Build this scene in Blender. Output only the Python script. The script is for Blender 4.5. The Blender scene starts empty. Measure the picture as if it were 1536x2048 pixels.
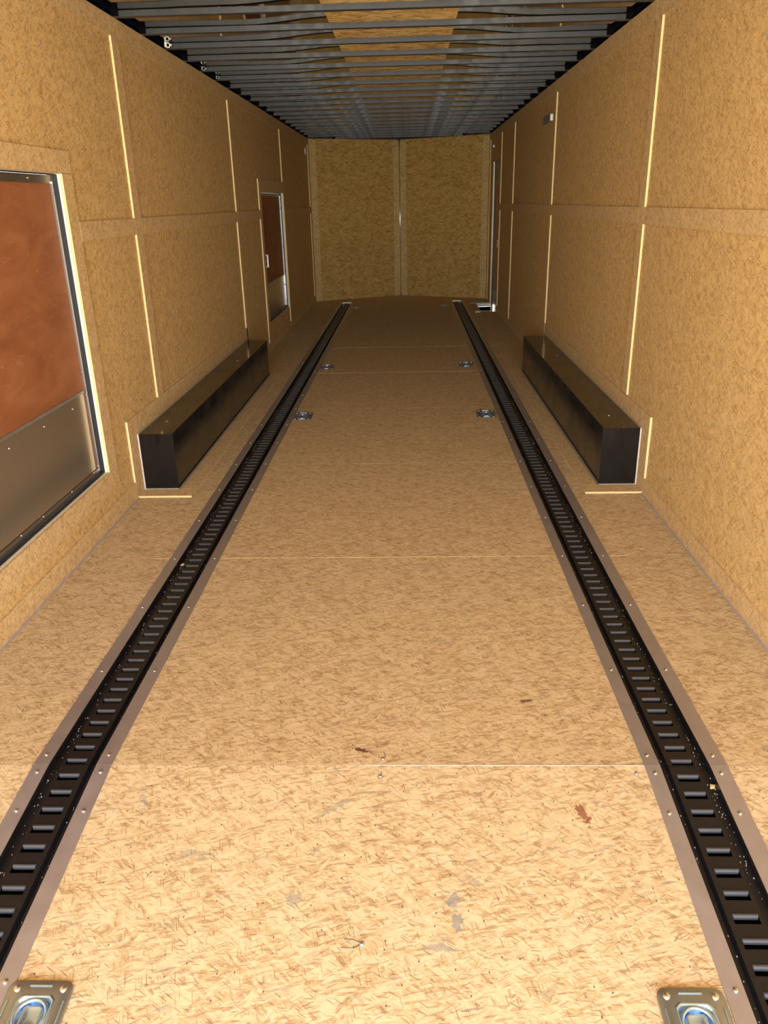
import bpy, bmesh, math, random
from mathutils import Vector, Matrix
random.seed(7)
S = bpy.context.scene
COL = S.collection
PI = math.pi

# ------------------------------------------------------------------ camera
cam_d = bpy.data.cameras.new('camera'); cam = bpy.data.objects.new('camera', cam_d); COL.objects.link(cam)
cam_d.sensor_fit = 'HORIZONTAL'; cam_d.sensor_width = 36.0; cam_d.lens = 36.0 * 1552.1 / 1536.0
cam_d.clip_start = 0.02; cam_d.clip_end = 500
f_ = Vector((-0.03403872, 0.92778698, -0.37155443)); r_ = Vector((0.9993776, 0.02815247, -0.02125677)); u_ = Vector((0.00926158, 0.37204673, 0.9281678))
M = Matrix((r_, u_, -f_)).transposed().to_4x4(); M.translation = Vector((1.36304, 0.0, 1.34509))
cam.matrix_world = M
S.camera = cam

# ------------------------------------------------------------------ world, sun, portal, exposure
SKY_STRENGTH = 9.0
Y_OPEN = -1.80        # rear opening of the trailer, a step behind the camera
w = bpy.data.worlds.new('world'); S.world = w; w.use_nodes = True
nt = w.node_tree; nt.nodes.clear()
tc = nt.nodes.new('ShaderNodeTexCoord'); sx = nt.nodes.new('ShaderNodeSeparateXYZ'); nt.links.new(tc.outputs['Generated'], sx.inputs[0])
mr = nt.nodes.new('ShaderNodeMapRange'); mr.inputs[1].default_value = -1.0; mr.inputs[2].default_value = 1.0; nt.links.new(sx.outputs['Z'], mr.inputs[0])
rp = nt.nodes.new('ShaderNodeValToRGB'); nt.links.new(mr.outputs[0], rp.inputs[0])
cr = rp.color_ramp; cr.elements[0].position = 0.0; cr.elements[0].color = (0.70, 0.68, 0.61, 1)      # sunlit ground round the trailer
cr.elements[1].position = 0.92; cr.elements[1].color = (0.14, 0.28, 0.60, 1)                          # zenith
for p_, c_ in ((0.485, (0.90, 0.88, 0.82)), (0.505, (0.95, 0.96, 0.97)), (0.56, (0.74, 0.82, 0.92)), (0.65, (0.38, 0.52, 0.76)), (0.78, (0.20, 0.36, 0.68))):
    e = cr.elements.new(p_); e.color = (*c_, 1)
bg = nt.nodes.new('ShaderNodeBackground'); bg.inputs['Strength'].default_value = SKY_STRENGTH; nt.links.new(rp.outputs[0], bg.inputs[0])
wo = nt.nodes.new('ShaderNodeOutputWorld'); nt.links.new(bg.outputs[0], wo.inputs[0])

pd = bpy.data.lights.new('opening_portal', 'AREA'); pd.shape = 'RECTANGLE'; pd.size = 2.5; pd.size_y = 2.75
pd.cycles.is_portal = True
po = bpy.data.objects.new('opening_portal', pd); COL.objects.link(po)
po.location = (1.25, Y_OPEN - 0.01, 0.93); po.rotation_euler = (math.radians(90), 0, 0)   # faces into the trailer (+y)
po.rotation_euler = Vector((0, 1, 0)).to_track_quat('-Z', 'Z').to_euler()

S.view_settings.view_transform = 'Standard'; S.view_settings.look = 'None'
S.view_settings.exposure = 1.34; S.view_settings.gamma = 1.0; S.view_settings.use_curve_mapping = False
S.cycles.max_bounces = 9; S.cycles.diffuse_bounces = 3; S.cycles.glossy_bounces = 5
S.cycles.sample_clamp_indirect = 6.0
S.cycles.use_denoising = True

# ------------------------------------------------------------------ materials
def new_mat(name):
    m = bpy.data.materials.new(name); m.use_nodes = True
    n = m.node_tree; b = n.nodes['Principled BSDF']
    return m, n, b
def simple(name, col, rough=0.5, metal=0.0, spec=0.5, var=0.0, scale=30.0, bump=0.0, rvar=0.0):
    m, n, b = new_mat(name)
    b.inputs['Base Color'].default_value = (*col, 1); b.inputs['Roughness'].default_value = rough
    b.inputs['Metallic'].default_value = metal; b.inputs['Specular IOR Level'].default_value = spec
    tc = n.nodes.new('ShaderNodeTexCoord'); no = n.nodes.new('ShaderNodeTexNoise'); no.inputs['Scale'].default_value = scale; no.inputs['Detail'].default_value = 4
    n.links.new(tc.outputs['Object'], no.inputs['Vector'])
    if var > 0:
        mx = n.nodes.new('ShaderNodeMix'); mx.data_type = 'RGBA'
        mx.inputs[6].default_value = (*[c * (1 - var) for c in col], 1); mx.inputs[7].default_value = (*[min(1, c * (1 + var)) for c in col], 1)
        n.links.new(no.outputs['Fac'], mx.inputs[0]); n.links.new(mx.outputs[2], b.inputs['Base Color'])
    if rvar > 0:
        mr = n.nodes.new('ShaderNodeMapRange'); mr.inputs[1].default_value = 0.3; mr.inputs[2].default_value = 0.7
        mr.inputs[3].default_value = max(0.0, rough - rvar); mr.inputs[4].default_value = rough + rvar
        n.links.new(no.outputs['Fac'], mr.inputs[0]); n.links.new(mr.outputs[0], b.inputs['Roughness'])
    if bump > 0:
        bp = n.nodes.new('ShaderNodeBump'); bp.inputs['Strength'].default_value = bump; bp.inputs['Distance'].default_value = 0.002
        n.links.new(no.outputs['Fac'], bp.inputs['Height']); n.links.new(bp.outputs[0], b.inputs['Normal'])
    return m

class NB:
    """small helper for node maths"""
    def __init__(s, nt): s.n = nt
    def node(s, t, **k):
        x = s.n.nodes.new(t)
        for a, v in k.items(): setattr(x, a, v)
        return x
    def link(s, a, b): s.n.links.new(a, b)
    def math(s, op, a, b=None, c=None, clamp=False):
        x = s.node('ShaderNodeMath', operation=op, use_clamp=clamp)
        for i, v in enumerate((a, b, c)):
            if v is None: continue
            if isinstance(v, (int, float)): x.inputs[i].default_value = v
            else: s.link(v, x.inputs[i])
        return x.outputs[0]
    def vmath(s, op, a, b=None):
        x = s.node('ShaderNodeVectorMath', operation=op)
        for i, v in enumerate((a, b)):
            if v is None: continue
            if isinstance(v, tuple): x.inputs[i].default_value = v
            else: s.link(v, x.inputs[i])
        return x.outputs[0]
    def mix(s, f, a, b, blend='MIX'):
        x = s.node('ShaderNodeMix', data_type='RGBA', blend_type=blend)
        for i, v in ((0, f), (6, a), (7, b)):
            if isinstance(v, (int, float)): x.inputs[i].default_value = v
            elif isinstance(v, tuple): x.inputs[i].default_value = (*v, 1)
            else: s.link(v, x.inputs[i])
        return x.outputs[2]
    def ramp(s, f, stops, interp='LINEAR'):
        x = s.node('ShaderNodeValToRGB'); s.link(f, x.inputs[0]); r = x.color_ramp; r.interpolation = interp
        r.elements[0].position = stops[0][0]; r.elements[0].color = (*stops[0][1], 1)
        r.elements[1].position = stops[-1][0]; r.elements[1].color = (*stops[-1][1], 1)
        for p, c in stops[1:-1]:
            e = r.elements.new(p); e.color = (*c, 1)
        return x.outputs[0]

def planar_group():
    """object-space coordinates laid flat on whichever face is shaded, shifted per object"""
    g = bpy.data.node_groups.new('planar_coords', 'ShaderNodeTree')
    g.interface.new_socket('Vector', in_out='OUTPUT', socket_type='NodeSocketVector')
    B = NB(g); out = B.node('NodeGroupOutput')
    tc = B.node('ShaderNodeTexCoord'); geo = B.node('ShaderNodeNewGeometry'); oi = B.node('ShaderNodeObjectInfo')
    p = B.node('ShaderNodeSeparateXYZ'); B.link(tc.outputs['Object'], p.inputs[0])
    nn = B.node('ShaderNodeSeparateXYZ'); B.link(geo.outputs['True Normal'], nn.inputs[0])
    az = B.math('GREATER_THAN', B.math('ABSOLUTE', nn.outputs[2]), 0.7)
    ax = B.math('GREATER_THAN', B.math('ABSOLUTE', nn.outputs[0]), 0.7)
    # u: x for floors and end walls, y for side walls ; v: y for floors, z for walls
    u = B.math('ADD', B.math('MULTIPLY', p.outputs[1], ax), B.math('MULTIPLY', p.outputs[0], B.math('SUBTRACT', 1.0, ax)))
    v = B.math('ADD', B.math('MULTIPLY', p.outputs[1], az), B.math('MULTIPLY', p.outputs[2], B.math('SUBTRACT', 1.0, az)))
    c = B.node('ShaderNodeCombineXYZ'); B.link(u, c.inputs[0]); B.link(v, c.inputs[1])
    off = B.math('MULTIPLY', oi.outputs['Random'], 37.0)
    o2 = B.node('ShaderNodeCombineXYZ'); B.link(off, o2.inputs[0]); B.link(B.math('MULTIPLY', off, 0.61), o2.inputs[1])
    B.link(B.vmath('ADD', c.outputs[0], o2.outputs[0]), out.inputs[0])
    return g
PLANAR = planar_group()

def osb_material(name, light, mid, tan, dark, bias=0.0, fine=1.0, grey=0.985, rough=0.5, spec=0.35, marks=(), layers=((0.20, 75, 4.0, 0.30, 0.6), (1.30, 120, 5.0, 0.50, 0.6), (-0.85, 130, 6.0, 0.50, 0.6), (0.70, 170, 7.0, 0.50, 0.65), (-0.20, 190, 6.0, 0.45, 0.6))):
    """pressed board of overlapping wood strands lying at many angles"""
    m, n, b = new_mat(name); B = NB(n)
    pg = B.node('ShaderNodeGroup', node_tree=PLANAR); P = pg.outputs[0]
    wn = B.node('ShaderNodeTexNoise', noise_dimensions='2D'); wn.inputs['Scale'].default_value = 14.0; wn.inputs['Detail'].default_value = 1.0
    B.link(P, wn.inputs['Vector'])
    warp = B.vmath('MULTIPLY', B.vmath('SUBTRACT', wn.outputs['Color'], (0.5, 0.5, 0.5)), (0.010, 0.010, 0.0))
    Pw = B.vmath('ADD', P, warp)
    col = B.ramp(wn.outputs['Fac'], [(0.3, mid), (0.7, light)])
    def stretched(vec, ang, sc, st):
        rot = B.node('ShaderNodeVectorRotate', rotation_type='Z_AXIS'); B.link(vec, rot.inputs['Vector']); rot.inputs['Angle'].default_value = ang
        vo = B.node('ShaderNodeTexVoronoi', voronoi_dimensions='2D'); vo.inputs['Scale'].default_value = 1.0
        B.link(B.vmath('MULTIPLY', rot.outputs[0], (sc / st * fine, sc * fine, 1.0)), vo.inputs['Vector'])
        cs = B.node('ShaderNodeSeparateColor'); B.link(vo.outputs['Color'], cs.inputs[0])
        return rot.outputs[0], vo.outputs['Distance'], cs.outputs
    for i, (ang, sc, st, thr, op) in enumerate(layers):
        rv, dist, cs = stretched(Pw, ang, sc, st)
        gn = B.node('ShaderNodeTexNoise', noise_dimensions='2D'); gn.inputs['Scale'].default_value = 1.0; gn.inputs['Detail'].default_value = 2.0
        B.link(B.vmath('MULTIPLY', rv, (45.0, 700.0, 1.0)), gn.inputs['Vector'])
        tone = B.math('ADD', B.math('MULTIPLY', cs[1], 0.75), B.math('MULTIPLY', B.math('SUBTRACT', gn.outputs['Fac'], 0.45), 1.3), clamp=True)
        tc_ = B.ramp(tone, [(0.0, tan), (0.20, mid), (0.6, light), (1.0, tuple(min(1, c * 1.08) for c in light))])
        msk = B.math('GREATER_THAN', cs[0], thr)
        col = B.mix(B.math('MULTIPLY', msk, op), col, tc_)
        if i == len(layers) - 1:
            col = B.mix(B.math('MULTIPLY', B.math('GREATER_THAN', cs[2], grey), 0.45), col, (0.30, 0.27, 0.20))
    # thin brown slivers at all angles
    for i, (ang, sc, st, thr, r_) in enumerate([(0.55 + bias, 210, 10.0, 0.55, 0.26), (-0.45 + bias, 230, 14.0, 0.55, 0.24), (1.30 + bias, 220, 12.0, 0.62, 0.24), (0.05 + bias, 250, 12.0, 0.5, 0.26)]):
        rv, dist, cs = stretched(P, ang, sc, st)
        k = B.math('MULTIPLY', B.math('GREATER_THAN', cs[0], thr), B.math('LESS_THAN', dist, B.math('MULTIPLY', cs[1], r_)))
        col = B.mix(B.math('MULTIPLY', k, B.math('ADD', 0.25, B.math('MULTIPLY', cs[2], 0.5))), col, tan)
    # sparse dark specks
    sp = B.node('ShaderNodeTexVoronoi', voronoi_dimensions='2D'); sp.inputs['Scale'].default_value = 30.0
    B.link(B.vmath('MULTIPLY', P, (1.0, 0.6, 1.0)), sp.inputs['Vector'])
    s2 = B.node('ShaderNodeSeparateColor'); B.link(sp.outputs['Color'], s2.inputs[0])
    spk = B.math('MULTIPLY', B.math('LESS_THAN', sp.outputs['Distance'], 0.045), B.math('GREATER_THAN', s2.outputs[0], 0.72))
    col = B.mix(B.math('MULTIPLY', spk, 0.8), col, dark)
    tc = B.node('ShaderNodeTexCoord')
    if marks:
        w2 = B.node('ShaderNodeTexNoise'); w2.inputs['Scale'].default_value = 90.0; w2.inputs['Detail'].default_value = 2.0; B.link(tc.outputs['Object'], w2.inputs['Vector'])
        jag = B.vmath('MULTIPLY', B.vmath('SUBTRACT', w2.outputs['Color'], (0.5, 0.5, 0.5)), (3.2, 3.2, 0.0))
    for (mx_, my_, rx, ry, an, cc, st) in marks:      # odd-coloured strands at their own places
        q = B.vmath('SUBTRACT', tc.outputs['Object'], (mx_, my_, 0.0))
        ro = B.node('ShaderNodeVectorRotate', rotation_type='Z_AXIS'); B.link(q, ro.inputs['Vector']); ro.inputs['Angle'].default_value = an
        q = B.vmath('MULTIPLY', ro.outputs[0], (1 / rx, 1 / ry, 0.0))
        q = B.vmath('ADD', q, jag)
        ln = B.node('ShaderNodeVectorMath', operation='LENGTH'); B.link(q, ln.inputs[0])
        k = B.math('MULTIPLY', B.math('LESS_THAN', ln.outputs['Value'], 1.0), st)
        col = B.mix(k, col, cc)
    B.link(col, b.inputs['Base Color'])
    b.inputs['Roughness'].default_value = rough; b.inputs['Specular IOR Level'].default_value = spec
    return m

L_, M_, T_, D_ = (0.80, 0.60, 0.33), (0.67, 0.45, 0.205), (0.46, 0.26, 0.10), (0.05, 0.025, 0.015)
GR, RD, DK = (0.27, 0.26, 0.21), (0.27, 0.09, 0.04), (0.09, 0.035, 0.025)
MARKS = [(1.765, 1.461, 0.012, 0.026, -0.35, RD, 0.85), (1.228, 1.668, 0.022, 0.006, 0.35, DK, 0.9), (1.690, 1.885, 0.016, 0.006, -0.3, DK, 0.8),
         (1.100, 1.233, 0.018, 0.013, 0.2, GR, 0.5), (1.445, 1.233, 0.013, 0.018, 0.1, GR, 0.7), (1.452, 1.186, 0.010, 0.022, -0.1, GR, 0.75), (1.415, 1.129, 0.030, 0.008, 0.1, GR, 0.6),
         (0.860, 1.344, 0.045, 0.010, 0.0, GR, 0.45), (0.700, 1.496, 0.02, 0.008, 0.9, GR, 0.5), (1.180, 1.479, 0.03, 0.009, -0.6, GR, 0.5), (1.500, 1.275, 0.02, 0.006, 0.4, GR, 0.5)]
WL = ((0.3, 90, 2.0, 0.3, 0.5), (1.8, 120, 2.5, 0.4, 0.5), (-0.9, 140, 4.0, 0.5, 0.55), (0.9, 170, 5.0, 0.5, 0.55), (2.6, 200, 4.0, 0.45, 0.55))
CL = ((0.1, 34, 3.5, 0.15, 0.95), (0.6, 46, 4.0, 0.4, 0.95), (-0.5, 52, 4.5, 0.5, 0.95))
M_FLOOR = osb_material('floor_osb', (0.72, 0.55, 0.31), (0.56, 0.38, 0.18), (0.24, 0.12, 0.04), D_, grey=0.990, marks=MARKS, rough=0.62, spec=0.2)
M_WALL = osb_material('wall_osb', (0.77, 0.535, 0.24), (0.63, 0.40, 0.15), (0.32, 0.165, 0.05), D_, fine=0.75, grey=0.994, rough=0.65, spec=0.2, layers=WL)
M_TRIM = osb_material('trim_osb', (0.77, 0.55, 0.28), (0.65, 0.43, 0.19), (0.34, 0.195, 0.075), D_, bias=0.5, fine=0.9, grey=0.997, rough=0.65, spec=0.2, layers=WL)
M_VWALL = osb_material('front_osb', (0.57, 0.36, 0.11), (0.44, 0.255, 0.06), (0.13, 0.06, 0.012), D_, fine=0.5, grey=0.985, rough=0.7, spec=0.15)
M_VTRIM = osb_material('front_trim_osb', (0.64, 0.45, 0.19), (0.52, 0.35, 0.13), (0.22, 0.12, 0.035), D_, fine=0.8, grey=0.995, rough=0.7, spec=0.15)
M_CEIL = osb_material('ceiling_osb', (0.92, 0.66, 0.27), (0.66, 0.40, 0.11), (0.24, 0.10, 0.02), D_, fine=1.0, grey=0.96, rough=0.6, layers=CL)
M_EDGE = simple('cut_osb_edge', (0.85, 0.62, 0.28), 0.7, var=0.12, scale=120)  # sawn board, brightened so daylight on the opening-facing edges is in the colour
M_PAINT = simple('pale_grey_paint', (0.70, 0.70, 0.68), 0.45, var=0.05)
M_CREAM = simple('painted_edge', (0.80, 0.72, 0.58), 0.5, var=0.05)
M_CAULK = simple('caulk', (0.46, 0.38, 0.36), 0.5, var=0.15, scale=40)
M_SEAL = simple('white_sealant', (0.62, 0.54, 0.45), 0.5, var=0.08)
M_BLACK = simple('gloss_black_steel', (0.006, 0.006, 0.006), 0.15, spec=0.5, rvar=0.08, scale=6)
M_BOW = simple('bow_steel', (0.045, 0.047, 0.048), 0.42, spec=0.4, var=0.35, scale=25, rvar=0.1)
M_RAIL = simple('black_rail', (0.010, 0.009, 0.009), 0.38, spec=0.35, var=0.3, scale=60)
M_LIP = simple('grey_slot_lip', (0.05, 0.053, 0.058), 0.30, spec=0.6)  # rolled slot lips, lighter grey than the rest of the rail
M_DARK = simple('dark_void', (0.005, 0.005, 0.005), 1.0, spec=0.0)
M_RUBBER = simple('black_rubber', (0.012, 0.012, 0.013), 0.5)
M_ALU = simple('mill_aluminium', (0.43, 0.395, 0.37), 0.38, metal=0.65, var=0.14, scale=18, rvar=0.08)
M_ALUD = simple('dull_aluminium', (0.30, 0.27, 0.22), 0.30, metal=0.8, var=0.12, scale=12)
M_POST = simple('bright_aluminium', (0.72, 0.72, 0.72), 0.28, metal=1.0)
M_POLISH = simple('polished_corner', (0.80, 0.80, 0.80), 0.16, metal=1.0)
M_KICK = simple('kick_plate_aluminium', (0.44, 0.38, 0.29), 0.20, metal=0.75, var=0.06, scale=5)
M_SKIN = simple('roof_sheet', (0.42, 0.37, 0.29), 0.05, metal=1.0, scale=3, rvar=0.02)
M_ZINC = simple('zinc_plate', (0.34, 0.37, 0.34), 0.32, metal=0.85, var=0.12, scale=30)
M_ZINCB = simple('bright_zinc', (0.46, 0.66, 0.88), 0.24, metal=0.9)  # bluish zinc plating, with the blue sky reflection put into its colour
M_SCREW = simple('zinc_screw', (0.72, 0.80, 0.92), 0.25, metal=1.0)
M_WHITE = simple('white_plastic', (0.85, 0.84, 0.80), 0.4)
M_GROUND = simple('gravel_lot', (0.46, 0.43, 0.39), 0.9, var=0.2, scale=4)
M_DUST = simple('sawdust', (0.55, 0.48, 0.38), 0.9, var=0.3, scale=200)

def ply_material():
    m, n, b = new_mat('red_plywood'); B = NB(n)
    pg = B.node('ShaderNodeGroup', node_tree=PLANAR); P = pg.outputs[0]
    a = B.node('ShaderNodeTexNoise'); a.inputs['Scale'].default_value = 2.2; a.inputs['Detail'].default_value = 3; a.inputs['Distortion'].default_value = 1.6
    B.link(B.vmath('MULTIPLY', P, (1.0, 2.2, 1.0)), a.inputs['Vector'])
    c = B.ramp(a.outputs['Fac'], [(0.25, (0.27, 0.095, 0.036)), (0.55, (0.35, 0.13, 0.05)), (0.8, (0.42, 0.18, 0.075))])
    g = B.node('ShaderNodeTexNoise'); g.inputs['Scale'].default_value = 1.0; g.inputs['Detail'].default_value = 2; g.inputs['Distortion'].default_value = 1.0
    B.link(B.vmath('MULTIPLY', P, (4.0, 22.0, 1.0)), g.inputs['Vector'])
    k = B.math('LESS_THAN', B.math('ABSOLUTE', B.math('SUBTRACT', g.outputs['Fac'], 0.56)), 0.004)
    c = B.mix(B.math('MULTIPLY', k, 0.35), c, (0.55, 0.30, 0.16))
    B.link(c, b.inputs['Base Color']); b.inputs['Roughness'].default_value = 0.6; b.inputs['Specular IOR Level'].default_value = 0.25
    return m
M_PLY = ply_material()

# ------------------------------------------------------------------ mesh helpers
class MB:
    def __init__(s): s.v = []; s.f = []
    def quad(s, *p):
        i = len(s.v); s.v += [tuple(q) for q in p]; s.f.append(tuple(range(i, i + len(p)))); return s
    def hexa(s, p):   # p: 8 corners, bottom ring 0-3, top ring 4-7
        i = len(s.v); s.v += [tuple(q) for q in p]
        for f in ((3, 2, 1, 0), (4, 5, 6, 7), (0, 1, 5, 4), (1, 2, 6, 5), (2, 3, 7, 6), (3, 0, 4, 7)): s.f.append(tuple(i + k for k in f))
        return s
    def box(s, x0, x1, y0, y1, z0, z1):
        return s.hexa([(x0, y0, z0), (x1, y0, z0), (x1, y1, z0), (x0, y1, z0), (x0, y0, z1), (x1, y0, z1), (x1, y1, z1), (x0, y1, z1)])
    def prism(s, poly, z0, z1):
        i = len(s.v); n = len(poly); s.v += [(x, y, z0) for x, y in poly] + [(x, y, z1) for x, y in poly]
        s.f.append(tuple(i + k for k in reversed(range(n)))); s.f.append(tuple(i + n + k for k in range(n)))
        for k in range(n): s.f.append((i + k, i + (k + 1) % n, i + n + (k + 1) % n, i + n + k))
        return s
    def sweep(s, prof, path, cap=True):
        """prof: list of (a,b) ; path: function t-> list of 3D points ; here: rings = [[pts]]"""
        i = len(s.v); n = len(prof)
        for ring in path: s.v += ring
        for r in range(len(path) - 1):
            for k in range(n):
                a = i + r * n + k; b = i + r * n + (k + 1) % n
                s.f.append((a, b, b + n, a + n))
        if cap:
            s.f.append(tuple(i + k for k in reversed(range(n)))); j = i + (len(path) - 1) * n; s.f.append(tuple(j + k for k in range(n)))
        return s
    def dome(s, c, r, h, seg=12, rings=4):
        i0 = len(s.v); cx, cy, cz = c
        for j in range(rings):
            a = (PI / 2) * j / rings
            for k in range(seg):
                t = 2 * PI * k / seg; s.v.append((cx + r * math.cos(a) * math.cos(t), cy + r * math.cos(a) * math.sin(t), cz + h * math.sin(a)))
        s.v.append((cx, cy, cz + h))
        for j in range(rings - 1):
            for k in range(seg):
                a = i0 + j * seg + k; b = i0 + j * seg + (k + 1) % seg; s.f.append((a, b, b + seg, a + seg))
        top = i0 + rings * seg
        for k in range(seg): s.f.append((i0 + (rings - 1) * seg + k, i0 + (rings - 1) * seg + (k + 1) % seg, top))
        s.f.append(tuple(i0 + k for k in reversed(range(seg))))
        return s
    def torus(s, c, R, r, seg=40, sec=10, a0=0.0, a1=2 * PI, zs=1.0):
        i0 = len(s.v); full = abs(a1 - a0 - 2 * PI) < 1e-6; n = seg if full else seg + 1
        for j in range(n):
            a = a0 + (a1 - a0) * j / seg
            for k in range(sec):
                t = 2 * PI * k / sec; q = R + r * math.cos(t)
                s.v.append((c[0] + q * math.cos(a), c[1] + q * math.sin(a), c[2] + r * zs * math.sin(t)))
        for j in range(n if full else n - 1):
            for k in range(sec):
                a = i0 + j * sec + k; b = i0 + j * sec + (k + 1) % sec; jn = ((j + 1) % n - j) * sec
                s.f.append((a, a + jn, b + jn, b))
        return s
    def tube(s, pts, r, sec=8):
        rings = []
        for i, p in enumerate(pts):
            p = Vector(p); d = (Vector(pts[min(i + 1, len(pts) - 1)]) - Vector(pts[max(i - 1, 0)])).normalized()
            a = d.orthogonal().normalized() if abs(d.z) > 0.9 else d.cross(Vector((0, 0, 1))).normalized(); b = d.cross(a)
            rings.append([tuple(p + a * r * math.cos(2 * PI * k / sec) + b * r * math.sin(2 * PI * k / sec)) for k in range(sec)])
        return s.sweep([0] * sec, rings)
    def build(s, name, mat, parent=None, smooth=False, bevel=0.0, loc=None):
        me = bpy.data.meshes.new(name); me.from_pydata(s.v, [], s.f); me.materials.append(mat)
        bm = bmesh.new(); bm.from_mesh(me); bmesh.ops.recalc_face_normals(bm, faces=bm.faces); bm.to_mesh(me); bm.free()
        if smooth:
            for p in me.polygons: p.use_smooth = True
        o = bpy.data.objects.new(name, me); COL.objects.link(o)
        if parent: o.parent = parent
        if loc: o.location = loc
        if bevel > 0:
            md = o.modifiers.new('bevel', 'BEVEL'); md.width = bevel; md.segments = 2; md.limit_method = 'ANGLE'
        return o
def tag(o, label=None, cat=None, group=None, kind=None):
    if label: o['label'] = label
    if cat: o['category'] = cat
    if group: o['group'] = group
    if kind: o['kind'] = kind
    return o
def empty(name, loc=(0, 0, 0)):
    o = bpy.data.objects.new(name, None); COL.objects.link(o); o.location = loc; o.empty_display_size = 0.05; return o
def struct(name, mb, mat, parent=None, **k):
    o = mb.build(name, mat, parent, **k)
    if not parent: o['kind'] = 'structure'
    return o

# ------------------------------------------------------------------ dimensions (metres)
W, H = 2.5, 2.163
Y0, YB, YC, YA = Y_OPEN, 1.61, 11.70, 12.35      # rear opening, beaver-tail break, front corners, V-nose tip
SL = 0.115
def fz(y): return 0.0 if y >= YB else -(YB - y) * SL

# ------------------------------------------------------------------ floor
mb = MB(); G = 0.0012; TH = 0.018
def fbox(x0, x1, y0, y1):
    if y0 < YB - 1e-6:
        a, b = fz(y0), fz(y1)
        mb.hexa([(x0, y0, a - TH), (x1, y0, a - TH), (x1, y1, b - TH), (x0, y1, b - TH), (x0, y0, a), (x1, y0, a), (x1, y1, b), (x0, y1, b)])
    else: mb.box(x0, x1, y0, y1, -TH, 0)
TL0, TL1, TR0, TR1 = 0.416, 0.541, 1.990, 2.115     # edges of the two recessed tracks
rows = [Y0, -0.9, 0.38, YB, 2.865, 4.085, 5.31, 6.54, 7.765, 8.985, 10.20, 11.45]
WX0, WY0, WY1 = 2.285, 10.27, 11.08
for a, b in zip(rows[:-1], rows[1:]):
    a2, b2 = a + G, b - G
    fbox(0, TL0, a2, b2); fbox(TL1, TR0, a2, b2)
    if a > 10.1:
        fbox(TR1, W, a2, WY0); fbox(TR1, WX0, WY0, WY1); fbox(TR1, W, WY1, b2)
    else: fbox(TR1, W, a2, b2)
mb.prism([(0, 11.45), (W, 11.45), (W, YC), (W / 2, YA), (0, YC)], -TH, 0)
struct('floor', mb, M_FLOOR)
# dark underfloor below the joints and tracks
mb = MB(); z0 = fz(Y0)
for xa, xb in ((0, WX0 - 0.02), ):
    mb.hexa([(xa, Y0, z0 - 0.06), (xb, Y0, z0 - 0.06), (xb, YB, -0.06), (xa, YB, -0.06), (xa, Y0, z0 - 0.035), (xb, Y0, z0 - 0.035), (xb, YB, -0.035), (xa, YB, -0.035)])
    mb.box(xa, xb, YB, YC, -0.06, -0.035)
mb.hexa([(WX0 - 0.02, Y0, z0 - 0.06), (W, Y0, z0 - 0.06), (W, YB, -0.06), (WX0 - 0.02, YB, -0.06), (WX0 - 0.02, Y0, z0 - 0.035), (W, Y0, z0 - 0.035), (W, YB, -0.035), (WX0 - 0.02, YB, -0.035)])
mb.box(WX0 - 0.02, W, YB, WY0 - 0.01, -0.06, -0.035)
struct('trim_1', mb, M_DARK)
# pale filler in floor joints
struct('trim_2', MB().box(1.24, TR0 - 0.04, YB - 0.0022, YB + 0.0006, -0.004, 0.0005), M_SEAL)
mb = MB()
for yy in (2.865, 6.54, 7.765):
    for a, b in ((0.30, 0.37), (0.60, 1.93), (2.17, 2.24)): mb.box(a, b, yy - 0.0011, yy + 0.0011, -0.004, 0.0005)
struct('trim_0', mb, M_EDGE)

# ------------------------------------------------------------------ walls
mb = MB(); X0, X1 = -0.014, 0.0
D1 = (1.60, 3.278, 0.236, 1.474); D2 = (7.72, 9.08, 0.252, 1.452)
mb.box(X0, X1, Y0, D1[0], -0.25, H)
mb.box(X0, X1, D1[0], D1[1], -0.25, D1[2]); mb.box(X0, X1, D1[0], D1[1], D1[3], H)
mb.box(X0, X1, D1[1], D2[0], -0.25, H)
mb.box(X0, X1, D2[0], D2[1], -0.25, D2[2]); mb.box(X0, X1, D2[0], D2[1], D2[3], H)
mb.box(X0, X1, D2[1], YC, -0.25, H)
struct('wall_left', mb, M_WALL)
D3 = (10.36, 11.14, -0.25, 1.797)
mb = MB()
mb.box(W, W + 0.014, Y0, D3[0], -0.25, H); mb.box(W, W + 0.014, D3[0], D3[1], D3[3], H); mb.box(W, W + 0.014, D3[1], YC, -0.25, H)
struct('wall_right', mb, M_WALL)
def vpoint(s, t, off=0.0):
    """point on the V nose: s = 0 left plane, 1 right plane; t metres from the corner; off = out of the wall into the room"""
    L = math.hypot(1.25, YA - YC); ux, uy = 1.25 / L, (YA - YC) / L
    nx, ny = uy, -ux
    if s == 0: return (ux * t + nx * off, YC + uy * t + ny * off)
    return (W - ux * t - nx * off, YC + uy * t + ny * off)
LV = math.hypot(1.25, YA - YC)
def vbox(m, s, t0, t1, z0, z1, o0=0.0, o1=0.010):
    p = [vpoint(s, t0, o0), vpoint(s, t1, o0), vpoint(s, t1, o1), vpoint(s, t0, o1)]
    return m.prism(p, z0, z1)
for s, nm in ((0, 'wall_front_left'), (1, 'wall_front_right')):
    struct(nm, vbox(MB(), s, 0.0, LV, -0.06, H, -0.014, 0.0), M_VWALL)

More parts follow.
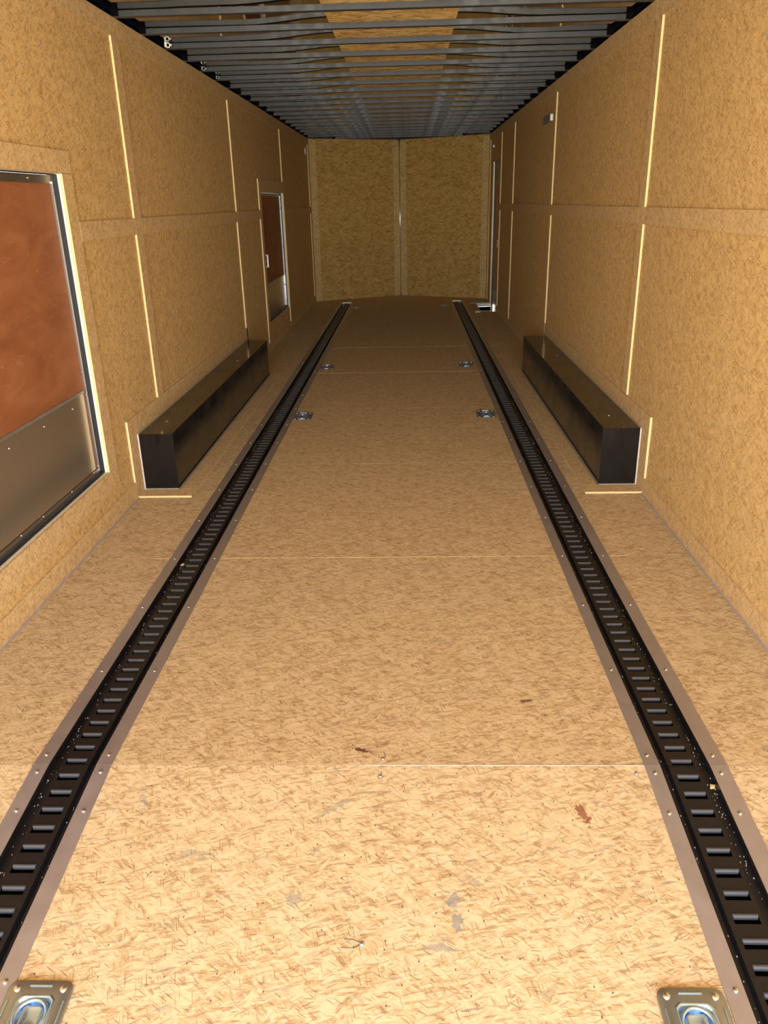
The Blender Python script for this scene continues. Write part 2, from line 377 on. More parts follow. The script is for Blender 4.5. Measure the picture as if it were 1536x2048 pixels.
# ------------------------------------------------------------------ OSB joint battens (all 10 mm thick, flush with each other)
TT = 0.010; tn = [3]
def trim(m, mat=None, **k):
    o = struct('trim_%d' % tn[0], m, mat or M_TRIM, **k); tn[0] += 1; return o
def ltrim(y0, y1, z0, z1):
    """batten on the left wall with its cut edge towards the rear opening"""
    m = MB().box(0.0003, TT, y0 + 0.0008, y1 - 0.0008, z0 + 0.0008, z1 - 0.0008); o = trim(m); edge(o, 0, y0, z0, z1); return o
def rtrim(y0, y1, z0, z1):
    m = MB().box(W - TT, W - 0.0003, y0 + 0.0008, y1 - 0.0008, z0 + 0.0008, z1 - 0.0008); o = trim(m); edge(o, 1, y0, z0, z1); return o
def edge(o, side, y0, z0, z1):
    """sawn edge facing the opening gets a brighter material, its daylight painted in"""
    o.data.materials.append(M_EDGE)
    for p in o.data.polygons:
        if p.normal.y < -0.9: p.material_index = 1
MB_, MT_, TB_, BT_ = 1.216, 1.294, 2.078, 0.083
BOXY0, BOXY1, BOXZ = 3.69, 6.49, 0.295
# left wall
vl = [(4.078, 4.178), (6.556, 6.656), (9.10, 9.20), (11.60, YC)]
ltrim(4.078, 4.178, 0.389, H); ltrim(6.556, 6.656, 0.083, H); ltrim(9.10, 9.20, 0.0, H); ltrim(11.60, YC, 0.0, H)
ys = [Y0, 1.62, 4.078]
for a, b in ((Y0, 4.078), (4.178, 6.556), (6.656, 9.10), (9.20, 11.60)): ltrim(a, b, TB_, H)
for a, b in ((3.380, 4.078), (4.178, 6.556), (6.656, 7.61), (9.20, 11.60)): ltrim(a, b, MB_, MT_)
ltrim(Y0, 1.50, MB_, MT_)
for a, b in ((YB, 3.575), (6.60, 7.61), (7.72, 9.10), (9.20, 11.60)): ltrim(a, b, 0.0, BT_)
# frame of boards round the large left door
ltrim(D1[0] - 0.10, D1[1] + 0.10, D1[3], D1[3] + 0.084)
ltrim(D1[1], D1[1] + 0.10, D1[2], D1[3]); ltrim(D1[0] - 0.10, D1[0], D1[2], D1[3])
ltrim(D1[0] - 0.10, D1[1] + 0.10, D1[2] - 0.088, D1[2])
# frame round the small left door
ltrim(7.61, 7.72, 0.0, 1.562); ltrim(7.72, 9.10, D2[3], 1.562)
# round the left wheel box
ltrim(3.575, BOXY0, 0.0, 0.389); ltrim(BOXY0, BOXY1 + 0.10, BOXZ + 0.004, 0.389)
ltrim(BOXY1 + 0.004, BOXY1 + 0.10, 0.0, 0.297)
# right wall
rtrim(4.005, 4.10, 0.384, H); rtrim(6.60, 6.70, 0.083, H); rtrim(9.04, 9.14, 0.0, H); rtrim(10.25, 10.355, 0.0, H); rtrim(11.60, YC, 0.0, H)
for a, b in ((Y0, 4.005), (4.10, 6.60), (6.70, 9.04), (9.14, 10.25), (10.355, 11.60)): rtrim(a, b, TB_, H)
for a, b in ((Y0, 4.005), (4.10, 6.60), (6.70, 9.04), (9.14, 10.25)): rtrim(a, b, MB_, MT_)
for a, b in ((YB, 3.57), (6.60, 9.04), (9.14, 10.25)): rtrim(a, b, 0.0, 0.078)
rtrim(3.57, BOXY0, 0.0, 0.380); rtrim(BOXY0, BOXY1 + 0.10, BOXZ + 0.004, 0.380); rtrim(BOXY1 + 0.004, BOXY1 + 0.10, 0.0, 0.297)
rtrim(10.355, 11.25, D3[3], D3[3] + 0.10); rtrim(11.15, 11.25, 0.0, D3[3])
# battens on the V nose
for s in (0, 1):
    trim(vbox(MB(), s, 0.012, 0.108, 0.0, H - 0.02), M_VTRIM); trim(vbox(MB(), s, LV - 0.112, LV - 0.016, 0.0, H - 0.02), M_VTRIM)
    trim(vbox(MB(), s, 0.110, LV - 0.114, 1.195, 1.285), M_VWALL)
# metal posts: V-nose tip and the two front corners
trim(MB().prism([vpoint(0, LV - 0.016), (1.25, YA), vpoint(1, LV - 0.016)] + [(1.25 + 0.009 * math.cos(PI * k / 12), YA - 0.018 - 0.012 * math.sin(PI * k / 12)) for k in range(13)], 0.0, H), M_POLISH, smooth=True)
trim(MB().box(0.0, 0.009, YC - 0.006, YC + 0.008, 0.0, H), M_POST)
trim(MB().box(W - 0.009, W, YC - 0.006, YC + 0.008, 0.0, H), M_POST)
# floor battens round the wheel boxes (cut edge towards the opening carries the painted-in daylight)
BX0, BX1 = 0.184, 2.306
def ftrim(x0, x1, y0, y1):
    m = MB().box(x0 + 0.0008, x1 - 0.0008, y0 + 0.0008, y1 - 0.0008, 0.0003, 0.009); o = trim(m); edge(o, 0, 0, 0, 0); return o
ftrim(TT, 0.278, 3.578, BOXY0 - 0.012); ftrim(BX0 + 0.012, 0.278, BOXY0 - 0.012, 5.1); ftrim(BX0 + 0.012, 0.278, 5.1, 6.55)
ftrim(2.216, W - TT, 3.574, BOXY0 - 0.012); ftrim(2.216, BX1 - 0.012, BOXY0 - 0.012, 5.1); ftrim(2.216, BX1 - 0.012, 5.1, 6.55)
# round the step well
ftrim(2.212, WX0, 10.20, 11.17)
# caulk beads along the floor edges
def bead(x0, x1, ya, yb):
    m = MB(); m.hexa([(x0, ya, fz(ya) + .0004), (x1, ya, fz(ya) + .0004), (x1, yb, .0004), (x0, yb, .0004), (x0, ya, fz(ya) + .003), (x1, ya, fz(ya) + .003), (x1, yb, .003), (x0, yb, .003)]); return m
for nm, a, b in (('baseboard_left', TT, TT + 0.009), ('baseboard_right', W - TT - 0.009, W - TT)):
    m = bead(a, b, Y0, YB); m.box(a, b, YB, 3.57, 0.0004, 0.003); struct(nm, m, M_CAULK)

# ------------------------------------------------------------------ wheel boxes
def wheel_box(x0, x1, name, label, side):
    root = empty(name, ((x0 + x1) / 2, BOXY0, 0)); tag(root, label, 'wheel box')
    def P(m, nm, mat, **k):
        o = m.build(nm, mat, root, **k); o.matrix_parent_inverse = Matrix.Translation((-(x0 + x1) / 2, -BOXY0, 0)); return o
    P(MB().box(x0, x1, BOXY0, BOXY1, 0.0, BOXZ), 'cover', M_BLACK, bevel=0.003)
    xi = x1 if side == 0 else x0; sg = 1 if side == 0 else -1
    # bead of sealant round the rear face, then along the foot
    m = MB(); a, b = BOXY0 - 0.010, BOXY0 + 0.002
    m.box(min(x0, x1), max(x0, x1) + 0.0, a, b, 0.0, 0.010)
    xw = x0 if side == 0 else x1
    m.box(min(xw, xw + sg * 0.006), max(xw, xw + sg * 0.006), a + 0.004, b - 0.004, 0.010, BOXZ)
    m.box(min(xi, xi + sg * 0.005), max(xi, xi + sg * 0.005), a, BOXY1, 0.0, 0.005)
    m.box(min(xw, xw + sg * 0.004), max(xw, xw + sg * 0.004), BOXY0, BOXY1, BOXZ - 0.002, BOXZ + 0.003)
    P(m, 'sealant', M_SEAL)['label'] = 'pale sealant bead'
    for yy, xx in ((3.93, 0.45), (5.6, 0.62)):
        P(MB().dome((x0 + (x1 - x0) * xx, yy, BOXZ), 0.008, 0.004), 'rivet', M_SCREW, smooth=True)
    return root
wheel_box(TT, BX0, 'wheel_box', 'long glossy black steel wheel box against the left wall, near the big red door', 0)
wheel_box(BX1, W - TT, 'wheel_box', 'long glossy black steel wheel box against the right wall', 1)

# ------------------------------------------------------------------ floor track rails with pressed slots
XM = TL0 + TL1 + TR0 + TR1
XM = (TL0 + TR1)                       # mirror: x -> XM - x
PITCH = 0.0533
def track(ya, yb, mirror):
    m = MB(); m.lips = []; xf = (lambda x: XM - x) if mirror else (lambda x: x)
    prof = [(0.4165, -0.016), (0.4400, -0.016), (0.4445, -0.0035), (0.4530, -0.0035)]
    prof2 = [(0.5070, -0.0035), (0.5185, -0.0035), (0.5230, -0.016), (0.5405, -0.016)]
    def strip(p, q, y0, y1, t=0.0025):
        (x0, za), (x1, zb) = p, q
        c = []
        for dz in (-t, 0.0):
            for x, y, z in ((x0, y0, za), (x1, y0, zb), (x1, y1, zb), (x0, y1, za)): c.append((xf(x), y, z + dz + fz(y)))
        m.hexa(c)
    for pr in (prof, prof2):
        for p, q in zip(pr[:-1], pr[1:]): strip(p, q, ya, yb)
    n = int((yb - ya - 0.02) / PITCH); y = ya
    k0 = math.ceil((ya + 0.0150 - 1.6275) / PITCH)
    prev = ya; k = k0
    while True:
        c = 1.6275 + k * PITCH
        if c > yb - 0.0100: break
        a, b = c - 0.0135, c + 0.0095                      # opening in the web
        strip((0.4530, -0.0035), (0.5070, -0.0035), prev, a)
        # rolled lip on the far edge, curling up and then down into the slot
        rings = []
        for x in (0.4535, 0.4550, 0.5050, 0.5065):
            sh = 0.72 if x in (0.4535, 0.5065) else 1.0
            pts = []
            for (dy, dz) in ((0.0, -0.0035), (-0.002, -0.0012 * sh - 0.0002), (-0.0055, -0.0018), (-0.0085 * sh, -0.0055), (-0.0092 * sh, -0.0105), (-0.0075 * sh, -0.0105), (-0.0055, -0.0050), (0.0, -0.0060)):
                pts.append((xf(x), b + dy, dz + fz(b)))
            rings.append(pts)
        f0 = len(m.f); m.sweep([0] * 8, rings); m.lips.append((f0, len(m.f)))
        prev = b; k += 1
    strip((0.4530, -0.0035), (0.5070, -0.0035), prev, yb)
    return m
def rail(ya, yb, mirror, label):
    root = empty('floor_track', ((XM - 0.4785) if mirror else 0.4785, ya, fz(ya))); tag(root, label, 'track', 'recessed floor tracks')
    inv = Matrix.Translation((-root.location.x, -ya, -fz(ya)))
    tm = track(ya + 0.001, yb - 0.001, mirror); o = tm.build('slotted_rail', M_RAIL, root); o.matrix_parent_inverse = inv
    o.data.materials.append(M_LIP)
    for f0, f1 in tm.lips:
        for q in range(f0, f1): o.data.polygons[q].material_index = 1
    m = MB(); x0, x1 = (XM - TL1 + 0.001, XM - TL0 - 0.001) if mirror else (TL0 + 0.001, TL1 - 0.001)
    a, b = fz(ya), fz(yb)
    m.hexa([(x0, ya, a - .034), (x1, ya, a - .034), (x1, yb, b - .034), (x0, yb, b - .034), (x0, ya, a - .0215), (x1, ya, a - .0215), (x1, yb, b - .0215), (x0, yb, b - .0215)])
    o = m.build('tray', M_DARK, root); o.matrix_parent_inverse = inv
    # bolts through the flanges
    for i, yy in enumerate([ya + 0.14 + 0.4065 * q for q in range(int((yb - ya) / 0.4065))]):
        for x in (0.4290,) :
            xx = XM - x if mirror else x
            o = MB().dome((xx, yy, fz(yy) - 0.016), 0.005, 0.0035, 8, 3).build('screw', M_RAIL, root, smooth=True); o.matrix_parent_inverse = inv
    return root
SEG = [(-0.2, YB, 'beaver tail section nearest the camera'), (YB, 5.37, 'section starting at the tail joint'), (5.37, 8.40, 'section from mid wheel box'), (8.40, 11.42, 'far section ending near the front wall')]
for mirror, side in ((False, 'left'), (True, 'right')):
    for ya, yb, d in SEG: rail(ya, yb, mirror, 'black slotted track in the %s floor groove, %s' % (side, d))

# aluminium edge strips, each with its own screws
screw_mesh = MB().dome((0, 0, 0), 0.0062, 0.0036, 14, 4)
SCREW = screw_mesh.build('screw', M_SCREW, smooth=True); SM = SCREW.data; bpy.data.objects.remove(SCREW)
def strip_obj(x0, x1, lipx, ya, yb, screws, label):
    xc = (x0 + x1) / 2
    root = empty('edge_strip', (xc, ya, fz(ya))); tag(root, label, 'metal strip', 'aluminium strips beside the floor tracks')
    inv = Matrix.Translation((-xc, -ya, -fz(ya)))
    a, b = fz(ya), fz(yb); m = MB(); t0, t1 = 0.0003, 0.0026
    m.hexa([(x0, ya, a + t0), (x1, ya, a + t0), (x1, yb, b + t0), (x0, yb, b + t0), (x0, ya, a + t1), (x1, ya, a + t1), (x1, yb, b + t1), (x0, yb, b + t1)])
    o = m.build('flat_bar', M_ALU, root); o.matrix_parent_inverse = inv
    l0, l1 = sorted((lipx, lipx + (0.0018 if lipx > xc else -0.0018)))
    m = MB().hexa([(l0, ya, a - .0158), (l1, ya, a - .0158), (l1, yb, b - .0158), (l0, yb, b - .0158), (l0, ya, a + t1), (l1, ya, a + t1), (l1, yb, b + t1), (l0, yb, b + t1)])
    o = m.build('lip', M_RAIL, root); o.matrix_parent_inverse = inv; o['label'] = 'dark downturned lip'
    for sy in screws:
        if ya < sy < yb:
            o = bpy.data.objects.new('screw', SM); COL.objects.link(o); o.parent = root
            o.location = (random.uniform(-.003, .003), sy - ya, fz(sy) - fz(ya) + t1)
    return root
def screw_rows(ya, yb):
    r = [ya + 0.035]; y = ya + 0.43
    while y < yb - 0.12: r.append(y); y += 0.41
    r.append(yb - 0.028); return r
SEG2 = [(-0.2, YB, 'tail section nearest the camera'), (YB, 6.575, 'long middle section'), (6.575, 11.45, 'far section')]
for side, a in (('left', [(0.375, 0.416, 0.416, 'wall side'), (0.541, 0.581, 0.541, 'inner side')]), ('right', [(1.951, 1.990, 1.990, 'inner side'), (2.115, 2.159, 2.115, 'wall side')])):
    for x0, x1, lx, wh in a:
        for ya, yb, d in SEG2:
            strip_obj(x0, x1, lx, ya + 0.0006, yb - 0.0006, screw_rows(ya, yb), 'brownish aluminium strip on the %s of the %s track, %s' % (wh, side, d))
# bright end pieces closing the tracks
for mirror, side in ((False, 'left'), (True, 'right')):
    xa, xb = (0.405, 0.552) if not mirror else (XM - 0.552, XM - 0.405)
    m = MB().box(xa, xb, 11.45, 11.52, 0.0003, 0.006); m.box(xa, xa + 0.014, 11.30, 11.45, 0.003, 0.006); m.box(xb - 0.014, xb, 11.30, 11.45, 0.003, 0.006)
    tag(m.build('track_end_cap', M_POST, bevel=0.002), 'bright U shaped metal end piece closing the far end of the %s track' % side, 'end cap')

# sawdust in the outer gutters
for mirror, side in ((False, 'left'), (True, 'right')):
    m = MB()
    for k in range(420):
        y = 0.6 + (random.random() ** 1.3) * 5.0; x = random.uniform(0.420, 0.439); r = random.uniform(0.0006, 0.0016)
        if random.random() < 0.25: x = random.uniform(0.524, 0.538)
        if mirror: x = XM - x
        a = random.random() * 3; z = fz(y) - 0.0159
        m.prism([(x + r * math.cos(a + t), y + 1.5 * r * math.sin(a + t)) for t in (0, 1.9, 3.6, 5.0)], z, z + r)
    tag(m.build('sawdust', M_DUST), 'crumbs of sawdust lying in the %s floor track' % side, 'sawdust', kind='stuff')

# ------------------------------------------------------------------ recessed tie-down rings
def rrect(w_, h_, r, n=10):
    out = []
    for cx, cy, a0 in ((w_ - r, h_ - r, 0), (-w_ + r, h_ - r, PI / 2), (-w_ + r, -h_ + r, PI), (w_ - r, -h_ + r, 1.5 * PI)):
        for k in range(n + 1): a = a0 + (PI / 2) * k / n; out.append((cx + r * math.cos(a), cy + r * math.sin(a)))
    return out
def ring_parts():
    root = empty('tie_down_ring')
    bd = rrect(0.0625, 0.067, 0.018); n = len(bd); m = MB(); rings = []
    ang = [math.atan2(y, x) for x, y in bd]
    rings.append([(x, y, 0.0004) for x, y in bd]); rings.append([(x, y, 0.0070) for x, y in bd])
    rings.append([(x * 0.975, y * 0.975, 0.0078) for x, y in bd])
    rings.append([(0.0475 * math.cos(a), 0.0475 * math.sin(a), 0.0078) for a in ang])
    m.sweep([0] * n, rings, cap=False)
    m.build('plate', M_ZINC, root, smooth=True)
    m = MB(); rings = []
    for r, z in ((0.0475, 0.0078), (0.0450, 0.0098), (0.0425, 0.0100), (0.0395, 0.0070), (0.0360, 0.0022), (0.0335, 0.0012), (0.0260, 0.0012), (0.0245, 0.0045), (0.0225, 0.0060), (0.0200, 0.0050), (0.0150, 0.0036), (0.0070, 0.0030), (0.0001, 0.0029)):
        rings.append([(r * math.cos(a), r * math.sin(a), z) for a in ang])
    m.sweep([0] * n, rings, cap=False)
    m.build('dish', M_ZINCB, root, smooth=True)
    rg = MB().torus((0, 0, 0.0062), 0.0302, 0.0042, 48, 12).build('ring', M_ZINCB, root, smooth=True); rg['label'] = 'bluish round ring'
    # clamp bar pressed over the ring, and pressed ribs
    MB().box(-0.010, 0.010, -0.045, -0.026, 0.0080, 0.0115).build('clamp', M_ZINC, root, bevel=0.002)
    for (cx, cy, hx, hy) in ((0, 0.0560, 0.022, 0.0019), (0.0545, 0, 0.0015, 0.028), (-0.0545, 0, 0.0015, 0.028), (0, -0.0560, 0.022, 0.0019)):
        MB().box(cx - hx, cx + hx, cy - hy, cy + hy, 0.0077, 0.0094).build('rib', M_ZINCB, root, bevel=0.0008)
    for sx_ in (-1, 1):
        for sy_ in (-1, 1): MB().dome((sx_ * 0.0455, sy_ * 0.0505, 0.0076), 0.0078, 0.0045, 16, 5).build('bolt', M_SCREW, root, smooth=True)
    return root
proto = ring_parts()
def copy_tree(o):
    c = o.copy(); COL.objects.link(c)
    for ch in list(o.children):
        d = ch.copy(); COL.objects.link(d); d.parent = c
    return c
spots = [(0.637, 0.985, 'left front corner of the photo'), (1.883, 0.985, 'right front corner of the photo'),
         (0.640, 5.10, 'left track, level with the wheel box middle'), (1.876, 5.10, 'right track, level with the wheel box middle'),
         (0.642, 6.78, 'left track, just past the wheel box'), (1.862, 6.80, 'right track, just past the wheel box'),
         (0.655, 10.86, 'far end of the left track'), (1.850, 10.90, 'far end of the right track')]
for i, (x, y, d) in enumerate(spots):
    o = proto if i == 0 else copy_tree(proto)
    o.location = (x, y, fz(y)); 
    if y < YB: o.rotation_euler = (math.atan(SL), 0, 0)
    tag(o, 'zinc plated recessed tie-down ring plate beside the ' + d if i > 1 else 'zinc plated recessed tie-down ring plate cut off at the ' + d, 'tie-down ring', 'recessed tie-down rings')

# loose floor screws with curls of wire-thin swarf
def floor_screw(x, y, label, wires):
    root = empty('floor_screw', (x, y, fz(y))); tag(root, label, 'screw')
    MB().dome((0, 0, 0.0003), 0.0055, 0.004, 12, 4).build('head', M_ZINCB, root, smooth=True)
    for wv in wires: MB().tube([(a, b, 0.0015) for a, b in wv], 0.0006, 6).build('swarf', M_RUBBER, root)
floor_screw(1.281, 1.572, 'small bluish screw head on the near side of the floor joint, thread of swarf above', [[(0, 0), (0.003, 0.018), (0.004, 0.034)]])
floor_screw(1.286, 1.632, 'small screw head just beyond the floor joint with a dark thread', [[(0.003, 0.0), (0.006, 0.012), (0.001, 0.026)]])
floor_screw(1.256, 1.135, 'bluish screw head with two dark curls on the nearest floor board', [[(-0.002, 0.002), (-0.018, 0.009), (-0.036, 0.010)], [(-0.002, -0.002), (-0.016, -0.010), (-0.042, -0.009)]])
floor_screw(1.925, 1.583, 'screw head at the right end of the white filled floor joint', [])

# ------------------------------------------------------------------ roof
mb = MB(); nx, ny = 48, 70
def skin_z(x, y):
    d = abs(x - 1.295) - 0.32
    s = max(0.0, min(1.0, 1 - d / 0.42)); s = s * s * (3 - 2 * s)
    k = (y - 4.14) / 0.406
    wob = 0.0016 * math.sin(3.1 * x + 2.3 * math.floor(k + 0.5)) * (1 if 0.3 < x < 2.2 else 0.3)
    return 2.1905 + 0.0125 * s + wob * (1 - 0.5 * s) + 0.001
xs = [W * i / nx for i in range(nx + 1)]; ysk = [Y0 + (12.45 - Y0) * j / (ny * 3) for j in range(ny * 3 + 1)]
for y in ysk:
    for x in xs: mb.v.append((x, y, skin_z(x, y)))
for j in range(len(ysk) - 1):
    for i in range(nx):
        a = j * (nx + 1) + i; mb.f.append((a, a + 1, a + nx + 2, a + nx + 1))
ceil = struct('ceiling', mb, M_SKIN, smooth=True)
sol = ceil.modifiers.new('thick', 'SOLIDIFY'); sol.thickness = 0.003; sol.offset = 1.0
# steel side rails behind the tops of the walls
for nm, a, b in (('l', -0.05, -0.002), ('r', W + 0.002, W + 0.05)):
    m = MB().box(a, b, Y0, YC + 0.02, H - 0.03, 2.26)
    m.box(*((-0.05, 0.0) if nm == 'l' else (W, W + 0.05)), Y0, YC + 0.02, 2.215, 2.26)
    trim(m, M_DARK)
m = MB()
for s in (0, 1):
    vbox(m, s, 0, LV + 0.02, H, 2.26, -0.05, -0.002)
trim(m, M_BOW)
ords = ['first', 'second', 'third', 'fourth', 'fifth', 'sixth', 'seventh', 'eighth', 'ninth', 'tenth', 'eleventh', 'twelfth', 'thirteenth', 'fourteenth', 'fifteenth', 'sixteenth', 'seventeenth', 'eighteenth', 'nineteenth', 'twentieth', 'twenty-first', 'twenty-second', 'twenty-third']
BOWS = [4.145 + 0.4065 * k for k in range(-2, 20)]
for i, y in enumerate(BOWS):
    if y > 12.25: break
    if y > YC: hw = (YA - y) / (YA - YC) * 1.25 - 0.01
    else: hw = 1.25 + 0.0
    root = empty('roof_bow', (1.25, y, H)); tag(root, 'dark steel roof bow across the ceiling, %s counting from the near end' % ords[i], 'roof bow', 'roof bows')
    m = MB(); x0, x1 = -hw + 0.001, hw - 0.001
    m.box(x0, x1, 0.0, 0.0018, 0.0, 0.0255)          # face towards the opening
    m.box(x0, x1, 0.0018, 0.034, 0.0, 0.0018)        # underside
    m.box(x0, x1, 0.034, 0.0358, 0.0, 0.0255)
    m.box(x0, x1, -0.004, 0.0, 0.0, 0.0016)          # small rolled foot
    m.box(x0, x1, 0.0018, 0.034, 0.0237, 0.0255)
    m.build('channel', M_BOW, root)
    for sx_ in (-1, 1):
        xx = sx_ * (hw - 0.02)
        MB().box(xx - 0.018, xx + 0.018, -0.006, -0.0045, -0.0 + 0.001, 0.030).build('end_bracket', M_DARK, root)
# board down the middle, above the bows
mb = MB(); cuts = [Y0, 2.35, 4.79, 7.23, 9.67, 12.0]
for a, b in zip(cuts[:-1], cuts[1:]):
    mb.box(0.975, 1.615, a + 0.002, b - 0.002, 2.1890, 2.2000)
tag(mb.build('ceiling_board', M_CEIL), 'strip of oriented strand board running down the middle of the ceiling above the bows', 'ceiling board')

# ------------------------------------------------------------------ doors on the left wall
def wall_door(name, D, kick, screws_, latch=None):
    y0, y1, z0, z1 = D; root = empty(name, (0, y0, z0)); root['kind'] = 'structure'
    inv = Matrix.Translation((0, -y0, -z0))
    def P(m, nm, mat, **k):
        o = m.build(nm, mat, root, **k); o.matrix_parent_inverse = inv; return o
    xr = -0.030
    P(MB().box(xr - 0.012, xr - 0.002, y0 + 0.02, y1 - 0.02, z0 + 0.02, z1 - 0.02), 'panel', M_PLY)
    # painted lining of the opening, then the rubber seal behind it
    j = MB(); j.box(-0.010, 0.0, y1 - 0.002, y1 - 0.0003, z0, z1); j.box(-0.010, 0.0, y0 + 0.0003, y0 + 0.002, z0, z1); j.box(-0.010, 0.0, y0, y1, z1 - 0.002, z1 - 0.0003); j.box(-0.010, 0.0, y0, y1, z0 + 0.0003, z0 + 0.003)
    P(j, 'jamb', M_CREAM)['label'] = 'cream lining of the opening'
    s = MB(); s.box(-0.050, -0.010, y1 - 0.004, y1 - 0.0003, z0 + 0.003, z1 - 0.002); s.box(-0.050, -0.010, y0 + 0.0003, y0 + 0.006, z0, z1); s.box(-0.050, -0.012, y0 + 0.006, y1 - 0.004, z0 + 0.0003, z0 + 0.010); s.box(-0.050, -0.014, y0 + 0.006, y1 - 0.004, z1 - 0.006, z1 - 0.0003)
    P(s, 'seal', M_RUBBER)
    fr = MB(); fw = 0.030
    fr.box(xr - 0.002, xr + 0.005, y1 - fw, y1 - 0.005, z0 + 0.011, z1 - 0.007)
    fr.box(xr - 0.002, xr + 0.005, y0 + 0.006, y0 + 0.006 + fw, z0 + 0.011, z1 - 0.007)
    fr.box(xr - 0.002, xr + 0.005, y0 + 0.006 + fw, y1 - fw, z1 - 0.007 - fw, z1 - 0.007)
    fr.box(xr - 0.002, xr + 0.005, y0 + 0.006 + fw, y1 - fw, z0 + 0.011, z0 + 0.011 + fw * 0.7)
    P(fr, 'frame', M_ALUD)
    P(MB().box(xr + 0.005, xr + 0.0085, y1 - fw - 0.0, y1 - fw + 0.004, z0 + 0.02, z1 - 0.03), 'frame_lip', M_POST)
    P(MB().box(xr - 0.0018, xr + 0.001, y0 + 0.045, y1 - 0.05, z0 + 0.035, kick), 'kick_plate', M_KICK)
    P(MB().box(xr - 0.0018, xr + 0.004, y0 + 0.045, y1 - 0.05, kick, kick + 0.012), 'kick_trim', M_ALU)
    for (yy, zz) in screws_:
        d = MB().dome((0, 0, 0), 0.006, 0.004, 12, 4)
        d.v = [(xr + 0.001 + v[2] + (0.005 if zz > kick + .05 or yy > y1 - .06 or zz < z0 + .04 else 0.0), yy + v[0], zz + v[1]) for v in d.v]
        P(d, 'screw', M_SCREW, smooth=True)
    if latch:
        ly, lz = latch; m = MB()
        m.box(xr, xr + 0.012, ly - 0.012, ly + 0.03, lz - 0.07, lz + 0.07); m.box(xr + 0.012, xr + 0.045, ly + 0.0, ly + 0.018, lz - 0.060, lz - 0.045); m.box(xr + 0.012, xr + 0.045, ly, ly + 0.018, lz + 0.045, lz + 0.06)
        m.box(xr + 0.035, xr + 0.050, ly, ly + 0.018, lz - 0.060, lz + 0.060)
        P(m, 'handle', M_WHITE, bevel=0.002)
    return root
wall_door('door_1', D1, 0.612, [(3.245, 1.40), (3.245, 1.02), (3.245, 0.70), (3.245, 0.60), (3.245, 0.28), (3.05, 1.453), (2.80, 1.453), (3.10, 0.575), (2.83, 0.575), (2.55, 0.575), (2.95, 0.266), (2.68, 0.266), (2.50, 0.266), (3.19, 0.266)])
wall_door('door_2', D2, 0.600, [(9.04, 1.3), (9.04, 0.9), (9.04, 0.5), (8.7, 0.28), (8.3, 0.28), (8.0, 0.57), (8.6, 0.57)], latch=(7.80, 0.835))

# side entry door on the right with its step well
y0, y1, z0, z1 = D3
root = empty('door_3', (W, y0, z0)); root['kind'] = 'structure'; inv = Matrix.Translation((-W, -y0, -z0))
def P3(m, nm, mat, **k):
    o = m.build(nm, mat, root, **k); o.matrix_parent_inverse = inv; return o
P3(MB().box(W + 0.030, W + 0.040, y0, y1, z0, z1), 'panel', M_WALL)
P3(MB().box(W + 0.027, W + 0.0298, y0 + 0.03, y1 - 0.04, z0 + 0.02, 0.20), 'kick_plate', M_ALUD)
m = MB().box(W + 0.0, W + 0.008, y1 - 0.004, y1, 0.0, z1); m.box(W, W + 0.030, y0, y0 + 0.004, 0.0, z1); m.box(W, W + 0.030, y0, y1, z1 - 0.004, z1)
P3(m, 'jamb', M_ALUD)
m = MB().box(W + 0.008, W + 0.030, y1 - 0.020, y1 - 0.004, z0, z1 - 0.004); m.box(W + 0.012, W + 0.030, y0 + 0.004, y0 + 0.02, z0, z1)
P3(m, 'seal', M_RUBBER)
m = MB().box(W + 0.010, W + 0.030, y0 + 0.10, y0 + 0.15, 0.75, 0.88); m.box(W - 0.004, W + 0.010, y0 + 0.115, y0 + 0.135, 0.77, 0.86)
P3(m, 'handle', M_WHITE, bevel=0.002)
root = empty('step_well', (WX0, WY0, -0.25)); tag(root, 'dark sunken step well in the floor below the right hand side door, pale rims', 'step well')
inv = Matrix.Translation((-WX0, -WY0, 0.25))
def P4(m, nm, mat, **k):
    o = m.build(nm, mat, root, **k); o.matrix_parent_inverse = inv; return o
P4(MB().box(WX0, W + 0.02, WY0 + 0.002, WY1 - 0.002, -0.26, -0.24), 'tread', M_RUBBER)
P4(MB().box(WX0 - 0.003, WX0 - 0.0005, WY0, WY1, -0.25, -0.019), 'side_panel', M_DARK)
P4(MB().box(WX0, W, WY1 - 0.004, WY1 - 0.001, -0.040, 0.006), 'riser', M_PAINT)
P4(MB().box(WX0, W, WY1 - 0.003, WY1 - 0.001, -0.24, -0.041), 'toe_panel', M_DARK)
P4(MB().box(WX0, W, WY0 - 0.003, WY0 - 0.0005, -0.25, -0.019), 'near_panel', M_DARK)
P4(MB().box(2.216, W - 0.002, WY0 - 0.030, WY0 - 0.002, 0.0095, 0.0125), 'near_rim', M_PAINT)
P4(MB().box(2.216, W - 0.002, WY1 + 0.002, WY1 + 0.03, 0.0095, 0.0125), 'far_rim', M_PAINT)
P4(MB().box(WX0 - 0.004, WX0 + 0.006, WY0, WY1, 0.0095, 0.0125), 'side_rim', M_ALU)

# ------------------------------------------------------------------ small fittings
# white oval light near the front of the left wall
m = MB(); n = 20; rings = []
for (sc, x) in ((1.0, 0.0003), (1.0, 0.006), (0.85, 0.012), (0.4, 0.015)):
    rings.append([(x, 11.38 + 0.055 * sc * math.cos(2 * PI * k / n), 1.99 + 0.048 * sc * math.sin(2 * PI * k / n)) for k in range(n)])
m.sweep([0] * n, rings)
tag(m.build('wall_button', M_WHITE, smooth=False), 'small white oval cap high on the left wall next to the front corner', 'cap')
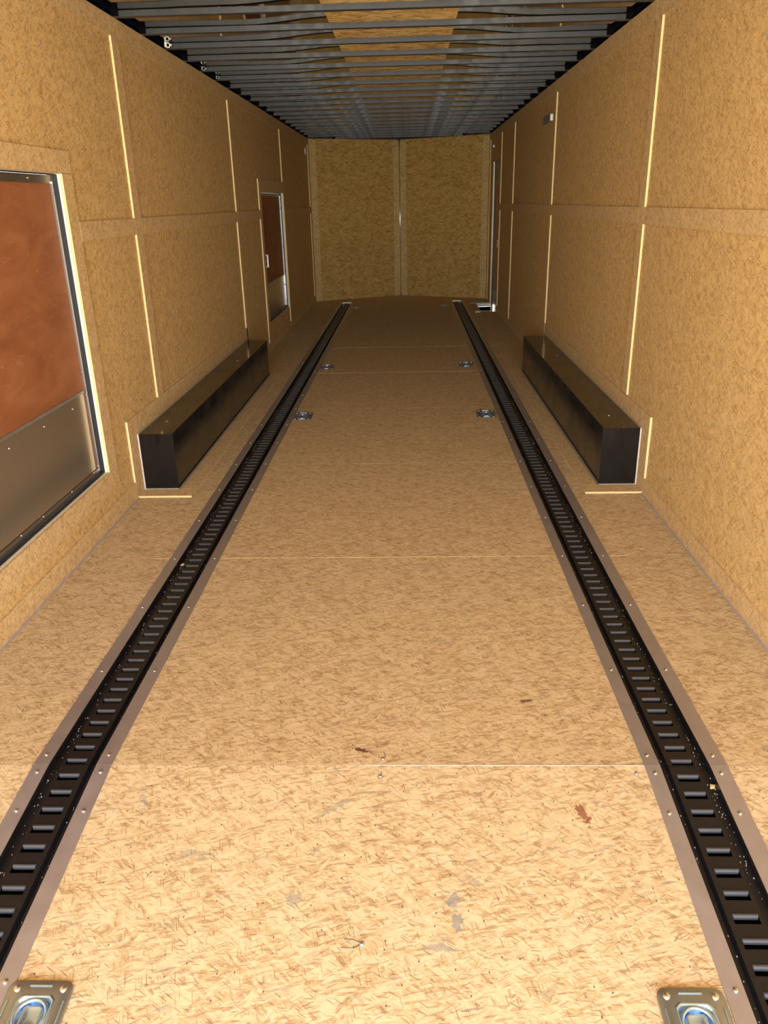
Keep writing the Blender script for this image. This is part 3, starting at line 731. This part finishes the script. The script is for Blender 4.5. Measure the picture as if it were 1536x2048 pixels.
# grey bracket on the right wall
root = empty('wall_bracket', (W - 0.0005, 7.0, 1.93)); tag(root, 'small grey metal bracket with a bright end high on the right wall', 'bracket')
MB().box(-0.010, 0, -0.19, 0.20, -0.028, 0.028).build('plate', simple('grey_bracket', (0.22, 0.20, 0.16), 0.5), root, bevel=0.002)
o = MB().box(-0.022, 0, -0.235, -0.19, -0.030, 0.018).build('clip', M_WHITE, root, bevel=0.003); o['label'] = 'white clip'
root = empty('wall_bracket', (W - 0.0005, 11.3, 1.98)); tag(root, 'tiny white tipped bracket above the side door on the right wall', 'bracket')
MB().box(-0.008, 0, -0.12, 0.14, -0.012, 0.012).build('plate', bpy.data.materials['grey_bracket'], root)
MB().box(-0.020, 0, -0.14, -0.12, -0.016, 0.016).build('clip', M_WHITE, root, bevel=0.003)
# wire clips beside the bow ends
def clip(x, y, z, s, mat, label):
    root = empty('wire_clip', (x, y, z)); tag(root, label, 'clip')
    m = MB().torus((0, 0, 0), 0.011 * s, 0.0035 * s, 20, 8); m.v = [(v[0], v[2], v[1]) for v in m.v]; m.build('loop', mat, root, smooth=True)
    MB().box(-0.018 * s, -0.006 * s, -0.004, 0.004, -0.010 * s, 0.016 * s).build('tab', mat, root, bevel=0.002)
    MB().box(0.008 * s, 0.022 * s, -0.004, 0.004, -0.004 * s, 0.005 * s).build('tab', mat, root, bevel=0.002)
clip(0.040, 4.93, 2.176, 1.0, M_WHITE, 'bright white wire clip at the left end of a roof bow')
clip(0.042, 5.74, 2.174, 0.9, M_ZINC, 'dull metal clip at the left wall top, nearer of two')
clip(0.042, 6.15, 2.176, 0.8, M_ZINC, 'dull metal clip at the left wall top, farther of two')
# crumbs on the floor strips
tag(MB().prism([(0, 0), (0.012, 0.002), (0.016, 0.010), (0.004, 0.013)], 0.0, 0.004).build('wood_chip', M_EDGE, loc=(2.098, 1.55, fz(1.55) - 0.0155)), 'pale wood chip lying in the right track near the tail joint', 'wood chip')
tag(MB().prism([(0, 0), (0.020, 0.004), (0.022, 0.012), (0.006, 0.014)], 0.0, 0.004).build('wood_chip', M_EDGE, loc=(0.425, 2.83, -0.0155)), 'pale wood chip lying in the left track beside a screw', 'wood chip')
